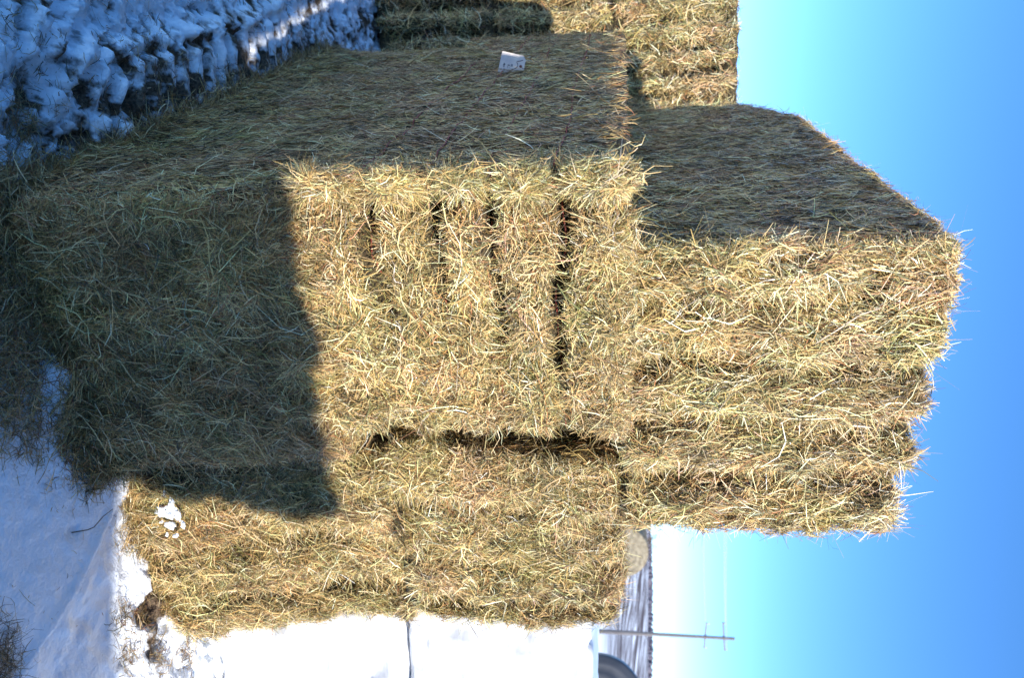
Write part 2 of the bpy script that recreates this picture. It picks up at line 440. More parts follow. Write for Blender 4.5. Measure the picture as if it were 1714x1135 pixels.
# paper tag tied to the shaded side (hangs off it, so it is its own thing)
def make_tag():
    t = empty('paper_tag', (0, 0, 0))
    # local: x across, z up, y away from the viewer; tag body .092 wide (x) by .108 high (z), cut top corners
    wv, hv, c = .092, .108, .015
    ol = [(-wv / 2, -hv / 2), (wv / 2, -hv / 2), (wv / 2, hv / 2 - c), (wv / 2 - c, hv / 2), (-wv / 2 + c, hv / 2), (-wv / 2, hv / 2 - c)]
    V = []; 
    for y in (0, .0008):
        for x, z in ol: V.append((x, y, z))
    n = 6; F = [tuple(range(n)), tuple(range(2 * n - 1, n - 1, -1))] + [(i, i + n, (i + 1) % n + n, (i + 1) % n) for i in range(n)]
    me = bpy.data.meshes.new('card'); me.from_pydata(V, [], F); me.materials.append(CARD); me.update()
    o = bpy.data.objects.new('card', me); COL.objects.link(o); o.parent = t
    # reinforced hole
    a = np.linspace(0, 2 * pi, 21)[:-1]
    V = [(0.0 + .0062 * cos(x), -.0006, .038 + .0062 * sin(x)) for x in a] + [(0.0 + .0062 * cos(x), -.0001, .038 + .0062 * sin(x)) for x in a]
    F = [tuple(range(20))] + [(i, (i + 1) % 20, (i + 1) % 20 + 20, i + 20) for i in range(20)]
    me = bpy.data.meshes.new('eyelet'); me.from_pydata(V, [], F); me.materials.append(EYELET); me.update()
    o = bpy.data.objects.new('eyelet', me); COL.objects.link(o); o.parent = t
    strokes = []
    # the big S shaped pen stroke under the hole, lying on its side
    s = np.linspace(0, 1, 26)
    sx = -.026 + .052 * s; sz = .026 + .0 * s
    sz = .037 - .022 * smooth(0, .28, s) + .008 * np.sin(np.clip((s - .25) / .5, 0, 1) * pi) - .020 * smooth(.68, 1, s)
    strokes.append(np.stack([sx, sz], 1))
    def scrib(x0, z0, pts): strokes.append(np.array([(x0 + a * .001, z0 + b * .001) for a, b in pts]))
    # small handwriting, two lines of it running across the card
    scrib(.000, -.004, [(0, 0), (0, 7), (3, 3), (6, 7), (6, 0)])
    scrib(.001, -.016, [(0, 5), (4, 7), (6, 4), (1, 0), (6, 0)])
    scrib(.010, -.016, [(0, 7), (0, 0), (5, 1)])
    scrib(.001, -.034, [(0, 0), (2, 7), (4, 0), (6, 7), (8, 0)])
    scrib(.012, -.034, [(0, 0), (0, 6), (4, 3), (0, 3)])
    scrib(.021, -.006, [(0, 0), (3, 6), (6, 0)])
    scrib(.022, -.016, [(0, 6), (5, 6), (2, 0)])
    scrib(.022, -.030, [(0, 0), (0, 6), (5, 0), (5, 6)])
    scrib(.022, -.041, [(0, 0), (4, 5), (7, 1)])
    parts = []
    for k, st in enumerate(strokes):
        if len(st) < 6:
            st = np.array([st[int(j)] + (st[min(int(j) + 1, len(st) - 1)] - st[int(j)]) * (j - int(j)) for j in np.linspace(0, len(st) - 1.001, len(st) * 3)])
        P = np.stack([st[:, 0], np.full(len(st), -.0004), st[:, 1]], 1)
        P[:, [0, 2]] *= 1.1; parts.append(tube(P, .0013 if k == 0 else .0010, 4))
    V, Q = merge(parts); clean_quads(V, Q, 'handwriting', INK, t)
    # short twine through the hole
    P = np.array([(0, -.002, .038), (.006, -.004, .046), (.004, .004, .056), (-.002, .02, .062)])
    V, Q = tube(P, .0012, 5); clean_quads(V, Q, 'tie_string', TWINE, t)
    return t
tg = make_tag()
tag(tg, 'pale paper tag with pen writing tied to the shaded side of the middle bale', 'tag')
def onface(L, z, out=0):    # world point on the A2 left face
    a = radians(29)
    return (-.42 - sin(a) * L - cos(a) * out, 1.9 + cos(a) * L - sin(a) * out, z)
tg.location = onface(1.50, 1.235, .045); tg.rotation_euler = (radians(-4), radians(14), radians(6))

# --- A1 : bottom bale under it -------------------------------------------
def gA1(pos, n):
    x, y, z = pos[..., 0], pos[..., 1], pos[..., 2]
    f = np.clip(-n[..., 1], 0, 1)
    g = .03 * fbm(pos * 5, 33, 3) + .014 * fbm(pos * 13, 34, 2)
    g = g - .02 * gauss(x + .03 * vnoise(pos * 6, 71), .93, .05)
    g = g + .03 * smooth(.5, .0, z) - .05 * gauss(x, .0, .16) * smooth(.55, .85, z) 
    fl = np.clip(-n[..., 0], 0, 1)
    return f * g + fl * (.02 * fbm(pos * 3, 35, 2) + .05 * smooth(.35, 0, z)) - .03 * f * gauss(z, .86, .05)
A1 = Bale(.93, 2.7, .86, .085, 12, .014, gA1)
a1 = build_hay('hay_bale', A1, [
    dict(face='front', n=cnt(52000), hi=.11, tilt=.28, lift=.022, weights=DULL_SHADED, spread=2.0, curl=.45),
    dict(face='front', n=cnt(7000), lo=.06, hi=.20, tilt=.22, lift=.035, w=(.0018, .0034), ang=VERT, spread=.8),
    dict(face='front', n=cnt(14000), lo=.04, hi=.16, tilt=.18, lift=.02, ang=VERT, spread=.35, weights=DULL_SHADED, sub=(0, .22, 0, 1)),
    dict(face='left', n=cnt(60000), hi=.12, tilt=.14, lift=.012, ang=VERT, spread=.45, weights=DULL_SHADED, w=(.0014, .003), curl=.4),
    dict(face='left', n=cnt(3500), lo=.05, hi=.17, tilt=.22, lift=.02, ang=VERT, spread=.8, weights=BRIGHT, w=(.0016, .003), curl=.5),
    dict(face='top', n=cnt(6000), hi=.12, tilt=.35, lift=.012, sub=(0, 1, 0, .15)),
    flyaways(A1, 'front', cnt(700), (0, .1, 0, 1), .04, .16, DULL_SHADED), flyaways(A1, 'front', cnt(1000), (0, 1, 0, .12), .04, .2, DULL_SHADED),
    flyaways(A1, 'left', cnt(1500), (0, 1, 0, .12), .04, .2, DULL_SHADED),
    flyaways(A1, 'front', cnt(1200), (0, 1, .95, 1), .04, .15),
    dict(face='front', n=cnt(5000), lo=.10, hi=.26, tilt=.10, lift=.03, w=(.0011, .0026), ang=VERT, spread=.9, curl=.35),
], extra=lambda: [tufts(A1, 'front', 420, 24, (0, 1, 0, 1), .06, .18, VERT, .8, .2, DULL_SHADED, 1.0), tufts(A1, 'left', 160, 16, (0, 1, 0, 1), .05, .16, VERT, .4, .15, DULL_SHADED, 1.0)])
place(a1, -.385, 1.875, -.01, 29)
tag(a1, 'shaded bottom hay bale nearest the viewer, its foot buried in loose hay and snow', 'hay bale', 'large square hay bales in the front stack')

# --- C3 : top bale ---------------------------------------------------------
def vgrooves(cs, base):
    def g(pos, n):
        x, z = pos[..., 0], pos[..., 2]
        f = np.clip(-n[..., 1], 0, 1)
        o = 0
        for i, (c, w, d) in enumerate(cs):
            o = o - 1.5 * d * gauss(x + .018 * vnoise(pos * np.array([3, 3, 4.5]), base + i), c, w) * (.75 + .6 * vnoise(pos * 7, base + 20 + i))
        return f * (o + .028 * fbm(pos * 6, base + 40, 3) + .014 * fbm(pos * 15, base + 44, 2))
    return g
csC3 = [(.18, .03, .035), (.38, .032, .055), (.57, .035, .06), (.77, .045, .07)]
gC = vgrooves(csC3, 200)
def gC3(pos, n):
    top = np.clip(n[..., 2], 0, 1)
    y = pos[..., 1]; x = pos[..., 0]
    o = gC(pos, n)
    o = o - top * (.05 * smooth(.05, .95, x)) * (y < 5)
    o = o + top * .02 * fbm(pos * np.array([7, 3, 1]), 250, 3)
    return o
def wC3(p):
    p = p.copy(); y = p[..., 1]
    # the far end has slumped
    k = smooth(1.75, 2.45, y) * (p[..., 2] / .85)
    p[..., 2] -= .20 * k ** 1.5
    # front face bellies forward low down
    return p
C3 = Bale(.97, 2.4, .86, .05, 13, .014, gC3, wC3)
def thinV(cs):
    def t(P):
        r = np.ones(len(P))
        for i, (c, w, d) in enumerate(cs): r *= 1 - .8 * gauss(P[:, 0], c, w * .6) * np.clip(.6 + vnoise(P * 6, 990 + i), 0, 1)
        return r
    return t
c3 = build_hay('hay_bale', C3, [
    dict(face='front', n=cnt(42000), hi=.085, tilt=.35, lift=.016, spread=2., weights=BRIGHT, thin=thinV(csC3)),
    dict(face='front', n=cnt(15000), lo=.05, hi=.17, tilt=.22, lift=.03, w=(.0018, .0038), ang=VERT, spread=.55, gain=1.06, curl=.4),
    dict(face='front', n=cnt(4500), lo=.06, hi=.2, tilt=.2, lift=.035, w=(.0022, .004), ang=VERT, spread=.5, gain=1.08, curl=.6, sub=(0, .28, 0, 1)),
    dict(face='left', n=cnt(46000), hi=.11, tilt=.12, lift=.01, ang=VERT, spread=.5, weights=DULL_SHADED, w=(.0013, .003), curl=.4),
    dict(face='left', n=cnt(1800), lo=.04, hi=.15, tilt=.3, lift=.02, ang=VERT, spread=.8, w=(.0014, .0028)),
    dict(face='top', n=cnt(10000), hi=.12, tilt=.5, lift=.016, weights=DULL_SHADED),
    flyaways(C3, 'front', cnt(350), (0, 1, .95, 1), .03, .10, DULL_SHADED), flyaways(C3, 'front', cnt(1500), (0, .06, 0, 1), .04, .16),
    flyaways(C3, 'front', cnt(900), (.95, 1, 0, 1), .04, .13, DULL_SHADED), flyaways(C3, 'left', cnt(350), (0, 1, .96, 1), .02, .08, DULL_SHADED),
    flyaways(C3, 'front', cnt(1400), (0, 1, 0, .06), .04, .16), flyaways(C3, 'right', cnt(400), (0, .1, 0, 1), .04, .12, DULL_SHADED),
], extra=lambda: [tufts(C3, 'front', 420, 26, (.02, .98, .02, .96), .06, .2, VERT, .6, thin=thinV(csC3)), tufts(C3, 'front', 60, 22, (0, .06, 0, 1), .05, .16, VERT, .5), tufts(C3, 'front', 40, 24, (0, 1, 0, .06), .06, .16, VERT, .5),
    tufts(C3, 'left', 130, 14, (0, 1, 0, .97), .05, .14, VERT, .4, .15, DULL_SHADED, 1.0), tufts(C3, 'front', 12, 12, (0, 1, .97, 1), .04, .1, 0, .5, .3), tufts(C3, 'front', 20, 14, (.97, 1, 0, 1), .04, .11, VERT, .5, .35)])
place(c3, -.256, 2.06, 1.71, 25.5)
tag(c3, 'topmost hay bale of the front stack, standing alone against the blue sky', 'hay bale', 'large square hay bales in the front stack')

# --- B2, B1 : the pair to the right ---------------------------------------
csB2 = [(.22, .03, .03), (.43, .03, .035), (.60, .035, .085)]
def gB2(pos, n):
    x, z = pos[..., 0], pos[..., 2]
    f = np.clip(-n[..., 1], 0, 1)
    return vgrooves(csB2, 300)(pos, n) - f * .10 * gauss(z, .0, .05) * smooth(.35, .55, x)
def wB2(p):
    p = p.copy(); k = np.clip(1 - p[..., 0] / .5, 0, 1)
    p[..., 0] -= .075 * k * smooth(.75, .0, p[..., 2])        # leans against its neighbour low down
    return p
B2 = Bale(.685, 2.4, .772, .045, 14, .015, gB2, wB2)
b2 = build_hay('hay_bale', B2, [
    dict(face='front', n=cnt(46000), hi=.08, tilt=.4, lift=.018, thin=thinV(csB2)),
    dict(face='front', n=cnt(6000), lo=.05, hi=.14, tilt=.3, lift=.03, w=(.0018, .0036), ang=VERT, spread=.9, gain=1.05),
    dict(face='top', n=cnt(4000), hi=.12, tilt=.4, lift=.016, weights=DULL_SHADED),
    dict(face='left', n=cnt(14000), hi=.12, tilt=.2, lift=.012, ang=VERT, spread=.5, weights=DULL_SHADED, sub=(0, .3, 0, 1)),
    dict(face='top', n=cnt(6000), hi=.12, tilt=.5, lift=.02, sub=(0, 1, 0, .12)),
    dict(face='right', n=cnt(10000), hi=.12, tilt=.2, lift=.01, ang=VERT, spread=.5, sub=(0, .4, 0, 1)),
    flyaways(B2, 'front', cnt(1300), (.94, 1, 0, 1), .03, .12), flyaways(B2, 'front', cnt(800), (0, 1, .95, 1), .03, .10),
    flyaways(B2, 'front', cnt(500), (0, 1, 0, .05), .03, .12),
    dict(face='front', n=cnt(3000), lo=.09, hi=.22, tilt=.12, lift=.022, w=(.0011, .0026), ang=VERT, spread=.8, curl=.35),
], extra=lambda: [tufts(B2, 'front', 380, 24, (.02, 1, 0, 1), thin=thinV(csB2)), tufts(B2, 'front', 50, 22, (.94, 1, 0, 1), .05, .13), tufts(B2, 'front', 40, 22, (0, 1, .95, 1), .05, .13)])
place(b2, .405, 2.43, .915, 24)
tag(b2, 'sunlit hay bale behind and right of the middle one, upper of its pair', 'hay bale', 'large square hay bales in the front stack')

csB1 = [(.04, .04, .015), (.40, .03, .035), (.64, .04, .085)]
def gB1(pos, n):
    x, z = pos[..., 0], pos[..., 2]
    f = np.clip(-n[..., 1], 0, 1)
    return vgrooves(csB1, 400)(pos, n) + f * (.15 * smooth(.75, .0, z) - .05 * gauss(x, .22, .05) * gauss(z, .22, .07))
B1 = Bale(.80, 2.4, .93, .08, 15, .016, gB1)
b1 = build_hay('hay_bale', B1, [
    dict(face='front', n=cnt(46000), hi=.09, tilt=.4, lift=.018, thin=thinV(csB1)),
    dict(face='front', n=cnt(8000), lo=.05, hi=.17, tilt=.25, lift=.03, w=(.0018, .0036), ang=VERT, spread=.6, gain=1.05),
    dict(face='right', n=cnt(9000), hi=.12, tilt=.2, lift=.01, ang=VERT, spread=.5, sub=(0, .4, 0, 1)),
    dict(face='top', n=cnt(3000), hi=.12, tilt=.4, lift=.016, sub=(0, 1, 0, .2)),
    flyaways(B1, 'front', cnt(1300), (.94, 1, 0, 1), .03, .14), flyaways(B1, 'front', cnt(900), (0, 1, 0, .1), .03, .12),
    flyaways(B1, 'front', cnt(700), (0, 1, .95, 1), .03, .12),
    dict(face='front', n=cnt(3000), lo=.09, hi=.22, tilt=.12, lift=.022, w=(.0011, .0026), ang=VERT, spread=.8, curl=.35),
], extra=lambda: [tufts(B1, 'front', 380, 24, (.02, 1, 0, 1), thin=thinV(csB1)), tufts(B1, 'front', 50, 22, (.94, 1, 0, 1), .05, .13), tufts(B1, 'front', 16, 9, (.16, .36, .07, .22), .03, .09, lift=.05)])
place(b1, .375, 2.50, -.01, 24)
tag(b1, 'sunlit bottom hay bale right of the shaded one, snow caught on its lower corner', 'hay bale', 'large square hay bales in the front stack')

# --- far stack at the left ------------------------------------------------
csF = [(.28, .04, .04), (.62, .04, .04), (.95, .04, .045), (1.28, .04, .04), (1.40, .045, .13), (1.58, .04, .12), (1.75, .04, .13), (1.91, .04, .13), (2.08, .04, .13), (2.25, .035, .12)]
for k, (dx, lab) in enumerate([(0, 'bottom hay bale of the far stack, dark and standing in blue shaded snow'),
                               (.03, 'middle hay bale of the far stack, half shadowed, between two others'),
                               (.0, 'top hay bale of the far stack, brightly sunlit with upright ridges')]):
    F_ = Bale(2.4, .9, .83, .05, 20 + k, .014, vgrooves(csF, 500 + k * 60))
    fb = build_hay('hay_bale', F_, [
        dict(face='front', n=cnt(17000), hi=.13, tilt=.25, lift=.02, w=(.0025, .005), ang=VERT, spread=.7, sub=(.45, 1, 0, 1), thin=thinV(csF)),
        dict(face='right', n=cnt(5000), hi=.13, tilt=.25, lift=.02, w=(.003, .006)),
        dict(face='top', n=cnt(2500), hi=.13, tilt=.4, lift=.02, w=(.003, .006), sub=(.45, 1, 0, 1)),
        dict(face='front', n=cnt(2500), lo=.06, hi=.24, tilt=.4, lift=.03, w=(.003, .006), ang=VERT, spread=.8, sub=(.45, 1, 0, 1)),
    ], res=.03)
    place(fb, -3.72 + dx, 4.95, -.01 + .825 * k, 5)
    tag(fb, lab, 'hay bale', 'hay bales of the far stack')

# --- unseen bales added behind the photographer to throw the big shadow -------------
def caster_bale(x, y, z, deg, W, L, H, seed, lab, grp, n=3000):
    B = Bale(W, L, H, .05, seed, .014)
    o = build_hay('hay_bale', B, [dict(face=f, n=n, hi=.13, tilt=.3, lift=.02, w=(.003, .006)) for f in ('front', 'back', 'left', 'right', 'top')], res=.05)
    place(o, x, y, z, deg)
    return tag(o, lab, 'hay bale', grp)
CAST = []   # filled below

# ---------------------------------------------------------------- ground
def axis(lo, hi, step, out_lo, out_hi, g=1.13):
    a = list(np.arange(lo, hi + 1e-6, step)); s = step
    while a[-1] < out_hi: s *= g; a.append(a[-1] + s)
    s = step; b = []
    x = lo
    while x > out_lo: s *= g; x -= s; b.append(x)
    return np.array(b[::-1] + a)
gx = axis(-2.3, 1.6, .010, -1800, 1800, 1.12)
gy = axis(1.6, 4.9, .010, -400, 2600, 1.12)
ad = radians(29); DL = np.array([-sin(ad), cos(ad)]); NL = np.array([-cos(ad), -sin(ad)])
def ground_h(X, Y):
    p = np.stack([X, Y, X * 0], -1)
    near = np.exp(-np.maximum(0, np.hypot(X, Y - 2.5) - 4) / 6)
    h = .035 * fbm(p * 1.1, 600, 3)
    rough = smooth(.05, -.5, X + .2 * vnoise(p * 2, 610)) * near      # trampled on the left, smooth on the right
    h = h + rough * (.050 * fbm(p * 3.5, 620, 3) - .020 * smooth(.05, .11, fbm(p * 13, 630, 4)) - .014 * smooth(.06, .13, fbm(p * 30, 632, 3)) + .012 * fbm(p * 42, 635, 2))
    h = h + near * (.006 * fbm(p * 26, 640, 4) + .010 * fbm(p * 5, 645, 3))
    # clods
    c = vnoise(p * 9, 650); h = h + rough * .015 * np.clip(c - .2, 0, 1)
    rx, ry = X + .40, Y - 1.88
    s = rx * DL[0] + ry * DL[1]; t = rx * NL[0] + ry * NL[1]           # along / away from the long side of the stack
    # wheel track pressed beside the stack, with lug prints
    edge = .215 + .03 * s + .02 * np.sin(s * 3)
    on = smooth(.35, .55, s) * (1 - smooth(1.75, 2.4, s))
    inside = smooth(edge + .025, edge - .012, t)
    bank = gauss(t, edge + .045, .05)
    lug = np.abs(((s - .35 * t + .014 * vnoise(p * 8, 655)) / .105) % 1 - .5) * 2
    lugh = smooth(.30, .62, lug)
    flat = .02
    ht = flat - .030 + .055 * lugh * smooth(.0, .06, t) + .012 * fbm(p * 20, 660, 2)
    h = h * (1 - on * inside) + ht * on * inside + on * bank * .055 * (1 - inside)
    # older tread prints further left
    for (cx, cy, ang, ln, sp) in ((-.95, 2.05, 62, .55, .085), (-.55, 1.95, 75, .4, .09)):
        a = radians(ang); u = (X - cx) * cos(a) + (Y - cy) * sin(a); v = -(X - cx) * sin(a) + (Y - cy) * cos(a)
        m = smooth(ln, ln * .7, abs(u)) * smooth(.14, .10, abs(v))
        h = h + m * (.018 * np.sin(u / sp * 2 * pi + v * 6) - .01)
    # crust edge running to the right foreground
    e = (Y - 2.34) - (1.95 - 2.34) / (.96 - .60) * (X - .60) + .03 * vnoise(p * 5, 670)
    m = smooth(.50, .62, X) * near
    h = h - m * .035 * smooth(-.01, .02, e) + m * .012 * gauss(e, -.02, .03)
    h = h + m * smooth(.0, .1, e) * (.022 * fbm(p * 9, 680, 4) + .008 * fbm(p * 30, 685, 3))
    # lump of snow at the foot and a small hollow
    h = h + .055 * np.exp(-(((X - .10) / .05) ** 2 + ((Y - 2.05) / .035) ** 2)) + .03 * np.exp(-(((X - .17) / .06) ** 2 + ((Y - 2.07) / .03) ** 2))
    h = h - .02 * np.exp(-(((X - .60) / .022) ** 2 + ((Y - 2.13) / .03) ** 2))
    # ploughed up lumps on the right, lit
    m2 = smooth(.75, .95, X) * smooth(2.36, 2.5, Y) * near
    h = h + m2 * (.06 * fbm(p * 8, 690, 4) + .02 * fbm(p * 28, 695, 3))
    # footprints
    for (cx, cy, a) in ((-1.25, 2.15, .5), (-.75, 1.98, .9), (-1.55, 2.75, .4)):
        u = (X - cx) * cos(a) + (Y - cy) * sin(a); v = -(X - cx) * sin(a) + (Y - cy) * cos(a)
        h = h - .035 * smooth(1.1, .8, np.hypot(u / .06, v / .13))
    far = np.hypot(X, Y)
    # the land rises to a low ridge
    rise = smooth(90, 640, Y + .10 * X) * 21.5 * (1 + .10 * fbm(np.stack([X * .004, Y * .004, X * 0], -1), 700, 3))
    far_undul = smooth(30, 200, far) * 1.2 * fbm(np.stack([X * .01, Y * .01, X * 0], -1), 710, 3)
    return h + rise + far_undul - smooth(8, 60, far) * .25 * (1 - smooth(60, 200, far))
Xg, Yg = np.meshgrid(gx, gy, indexing='ij')
Hg = ground_h(Xg, Yg)
V = np.stack([Xg, Yg, Hg], -1).reshape(-1, 3)
ni, nj = Xg.shape
i = np.arange(ni - 1)[:, None] * nj + np.arange(nj - 1)[None]
Q = np.stack([i, i + nj, i + nj + 1, i + 1], -1).reshape(-1, 4)
# dirt (r) and far stubble (g) amounts
rx, ry = Xg + .40, Yg - 1.88
s_ = rx * DL[0] + ry * DL[1]; t_ = rx * NL[0] + ry * NL[1]
p3 = np.stack([Xg, Yg, Xg * 0], -1)
dirt = .14 * gauss(t_, .08, .10) * smooth(.0, .3, s_)
dirt += .55 * np.exp(-(((Xg - 1.10) / .17) ** 2 + ((Yg - 2.56) / .06) ** 2)) * (.5 + .5 * vnoise(p3 * 9, 7))
dirt += .42 * smooth(.75, .95, Xg) * smooth(2.34, 2.44, Yg) * smooth(3.2, 2.9, Yg) * np.clip(fbm(p3 * 7, 778, 3) * 1.3, 0, 1)
dirt += .35 * np.exp(-(((Xg - .98) / .07) ** 2 + ((Yg - 2.62) / .10) ** 2))
e_ = (Yg - 2.34) - (1.95 - 2.34) / (.96 - .60) * (Xg - .60)
dirt += .50 * gauss(e_, .014, .022) * smooth(.52, .62, Xg) * (.55 + .7 * vnoise(p3 * 7, 3))
dirt += (.13 + .10 * fbm(p3 * 4.5, 777, 4) + .13 * smooth(.06, .16, fbm(p3 * 13, 630, 4)) + .15 * smooth(.1, .2, fbm(p3 * 30, 632, 3))) * smooth(.1, -.6, Xg)
lugd = np.abs(((s_ - .35 * t_ + .014 * vnoise(p3 * 8, 655)) / .105) % 1 - .5) * 2
dirt += .32 * smooth(.45, .25, lugd) * smooth(.35, .55, s_) * (1 - smooth(1.75, 2.4, s_)) * smooth(.29, .24, t_) * smooth(-.02, .05, t_)
stub = smooth(60, 130, Yg + 0 * Xg)
cg = np.stack([np.clip(dirt, 0, 1), stub, dirt * 0, dirt * 0 + 1], -1).reshape(-1, 4)
gnd = mesh_obj('snow_ground', V, Q, [SNOW], color=cg)
tag(gnd, 'snow covered ground, trampled and tracked beside the stack', kind='structure'); gnd['category'] = 'ground'

# ---------------------------------------------------------------- loose hay on the snow
def ground_straw(name, pts_fn, n, lo, hi, w, weights, tilt, lift, label, gain=1.0, curl=.5):
    X, Y, ex = pts_fn(n); n = len(X)
    Z = ground_h(X, Y)
    P = np.stack([X, Y, Z + lift * rng.random(n) ** 1.5 * ex], -1)
    th = rng.random(n) * 2 * pi
    T = np.stack([np.cos(th), np.sin(th), rng.normal(size=n) * tilt], -1)
    Nn = np.tile([0, 0, 1.], (n, 1))
    ln = lo + (hi - lo) * rng.random(n) ** 2; wd = w[0] + (w[1] - w[0]) * rng.random(n)
    v, q, c = ribbons(P, T, Nn, ln, wd, curl * rng.normal(size=n), straw_colors(n, weights, gain))
    o = mesh_obj(name, v, q, [STRAW], color=c)
    return tag(o, label, 'loose hay', kind='stuff')
def pts_scatter(n):
    X = rng.uniform(-2.6, .3, n); Y = rng.uniform(1.6, 5.0, n)
    p = np.stack([X, Y, X * 0], -1)
    d = np.clip(fbm(p * 3.2, 800, 3) * 2.6 + .25 + .5 * fbm(p * 11, 805, 2), .03, 1) * smooth(.35, -.2, X)
    k = rng.random(n) < d * .8
    return X[k], Y[k], np.ones(k.sum())
ground_straw('scattered_hay', pts_scatter, 60000, .006, .075, (.0013, .0028), DULL_SHADED, .3, .008,
             'bits of hay strewn over the trampled snow left of the stack', .5)
def pts_base(n):
    s = rng.uniform(-.05, 2.6, n); t = np.abs(rng.normal(size=n)) * .048 - .03
    t *= 1 + .6 * vnoise(np.stack([s * 3, s * 0, s * 0], -1), 820)
    X = -.385 + DL[0] * s + NL[0] * t; Y = 1.875 + DL[1] * s + NL[1] * t
    m = n // 2
    u = rng.uniform(-.1, .95, m); v = np.abs(rng.normal(size=m)) * .085 * (1 + .7 * vnoise(np.stack([u * 6, u * 0, u * 0], -1), 830)) - .02
    R = np.array([cos(ad), sin(ad)])
    X2 = -.385 + R[0] * u - DL[0] * v; Y2 = 1.875 + R[1] * u - DL[1] * v
    ex = np.concatenate([smooth(.2, 0, t), smooth(.2, 0, v)])
    return np.concatenate([X, X2]), np.concatenate([Y, Y2]), ex
ground_straw('hay_litter', pts_base, cnt(26000), .02, .15, (.0014, .003), DULL_SHADED, .3, .075,
             'loose hay fallen in a ragged heap along the foot of the stack', .8)
def pts_front(n):
    X = rng.uniform(-.75, .42, n); Y = rng.uniform(1.68, 2.0, n)
    p = np.stack([X, Y, X * 0], -1)
    k = rng.random(n) < np.clip(fbm(p * 6, 850, 3) * 3 + .30 + 1.4 * smooth(.22, .0, (Y - 1.72) * -1 + .2) * 0, .02, 1) * smooth(.42, .12, X)
    return X[k], Y[k], np.ones(k.sum())
ground_straw('hay_litter', pts_front, 15000, .015, .12, (.0011, .0024), DULL_SHADED, .3, .02,
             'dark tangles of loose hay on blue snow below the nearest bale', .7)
def pts_foot(n):
    u = rng.uniform(.0, .70, n); v = np.abs(rng.normal(size=n)) * .035 * (1 + .7 * vnoise(np.stack([u * 7, u * 0, u * 0], -1), 860)) - .03
    b = radians(24); X = .375 + cos(b) * u + sin(b) * (v + .14); Y = 2.50 + sin(b) * u - cos(b) * (v + .14)
    return X, Y, smooth(.12, 0, v)
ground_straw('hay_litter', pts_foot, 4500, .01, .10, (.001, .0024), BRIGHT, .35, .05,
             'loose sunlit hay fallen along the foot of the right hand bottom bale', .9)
def pts_far(n):
    X = rng.uniform(.2, 1.7, n); Y = rng.uniform(1.7, 3.0, n)
    p = np.stack([X, Y, X * 0], -1)
    k = rng.random(n) < np.clip(fbm(p * 4, 840, 3) * 1.2 + .12, .03, 1)
    return X[k], Y[k], np.ones(k.sum())
ground_straw('hay_specks', pts_far, cnt(1100), .006, .05, (.001, .002), DULL_SHADED, .2, .004,
             'sparse hay bits on the smooth snow right of the stack', .8)
def pts_mud(n):
    c = np.array([(1.02, 2.50), (1.20, 2.60), (1.13, 2.44), (1.28, 2.78), (.98, 2.40)])[rng.integers(0, 5, n)]
    X = rng.normal(size=n) * .035 + c[:, 0]; Y = rng.normal(size=n) * .03 + c[:, 1]
    return X, Y, np.ones(n)
ground_straw('muddy_hay', pts_mud, cnt(620), .015, .08, (.0015, .003), DULL_SHADED, .3, .03,
             'brown muddy hay showing through the lit snow before the white wrapped bales', .45)
def pts_tuft(n):
    X = rng.normal(size=n) * .07 + .90; Y = rng.normal(size=n) * .035 + 1.85
    return X, Y, np.ones(n)
ground_straw('grass_tuft', pts_tuft, cnt(420), .03, .12, (.0012, .002), DULL_SHADED, .45, .02,
             'dark tuft of grass poking out of shaded snow at the near edge', .4, .4)

# twigs standing in the snow
def twig(name, P, r, lab, g='dry stalks in the snow'):
    V, Q = tube(np.array(P), np.linspace(r, r * .5, len(P)), 6); o = clean_quads(V, Q, name, TWIG)
    return tag(o, lab, 'stalk')
gz = lambda x, y: float(ground_h(np.array([x]), np.array([y]))[0])
twig('dry_stalk', [(.615, 2.13, gz(.60, 2.13) - .01), (.605, 2.145, .03), (.60, 2.16, .04), (.57, 2.185, .055), (.555, 2.22, .062)], .0022,
     'bent brown stalk sticking out of a small hollow in the smooth snow')
q0 = gz(.27, 1.93)
twig('curved_stalk', [(.16, 1.90, q0 + .004), (.19, 1.885, q0 + .012), (.26, 1.885, q0 + .018), (.31, 1.93, q0 + .012), (.33, 1.99, q0 + .006)], .0016,
     'thin curved stalk lying on snow below the shaded bale')

# snow caught on the lower corner of B1
def snow_lump():
    n = 26
    a, b = np.meshgrid(np.linspace(0, pi, n), np.linspace(0, 2 * pi, 2 * n), indexing='ij')
    d = np.stack([np.sin(a) * np.cos(b), np.sin(a) * np.sin(b), np.cos(a)], -1)
    P = d * np.array([.050, .020, .026]) * (1 + .7 * fbm(d * 2.0, 900, 2) + .12 * fbm(d * 7, 903, 2))[..., None]
    nj = 2 * n; i = np.arange(n - 1)[:, None] * nj + np.arange(nj - 1)[None]
    Q = np.stack([i, i + nj, i + nj + 1, i + 1], -1).reshape(-1, 4)
    V = P.reshape(-1, 3); c = np.zeros((len(V), 4)); c[:, 3] = 1
    return V, Q, c
V0, Q0, c0 = snow_lump()
_r = np.random.default_rng(5); _p = []
for dx, dz, sc in ((0, 0, .75), (.05, .02, .45), (-.045, .015, .4), (.03, -.035, .38), (-.02, .045, .42), (.08, .05, .25), (.06, -.02, .2), (-.07, -.02, .22), (.01, .075, .26), (.10, .01, .16)):
    a = _r.random() * 6.28; W0 = V0.copy(); W0[:, 0], W0[:, 2] = V0[:, 0] * cos(a) - V0[:, 2] * sin(a), V0[:, 0] * sin(a) + V0[:, 2] * cos(a)
    _p.append((W0 * np.array([sc, .8 * sc + .15, sc]) + np.array([dx, 0, dz]), Q0))
V, Q = merge(_p); c = np.zeros((len(V), 4)); c[:, 3] = 1
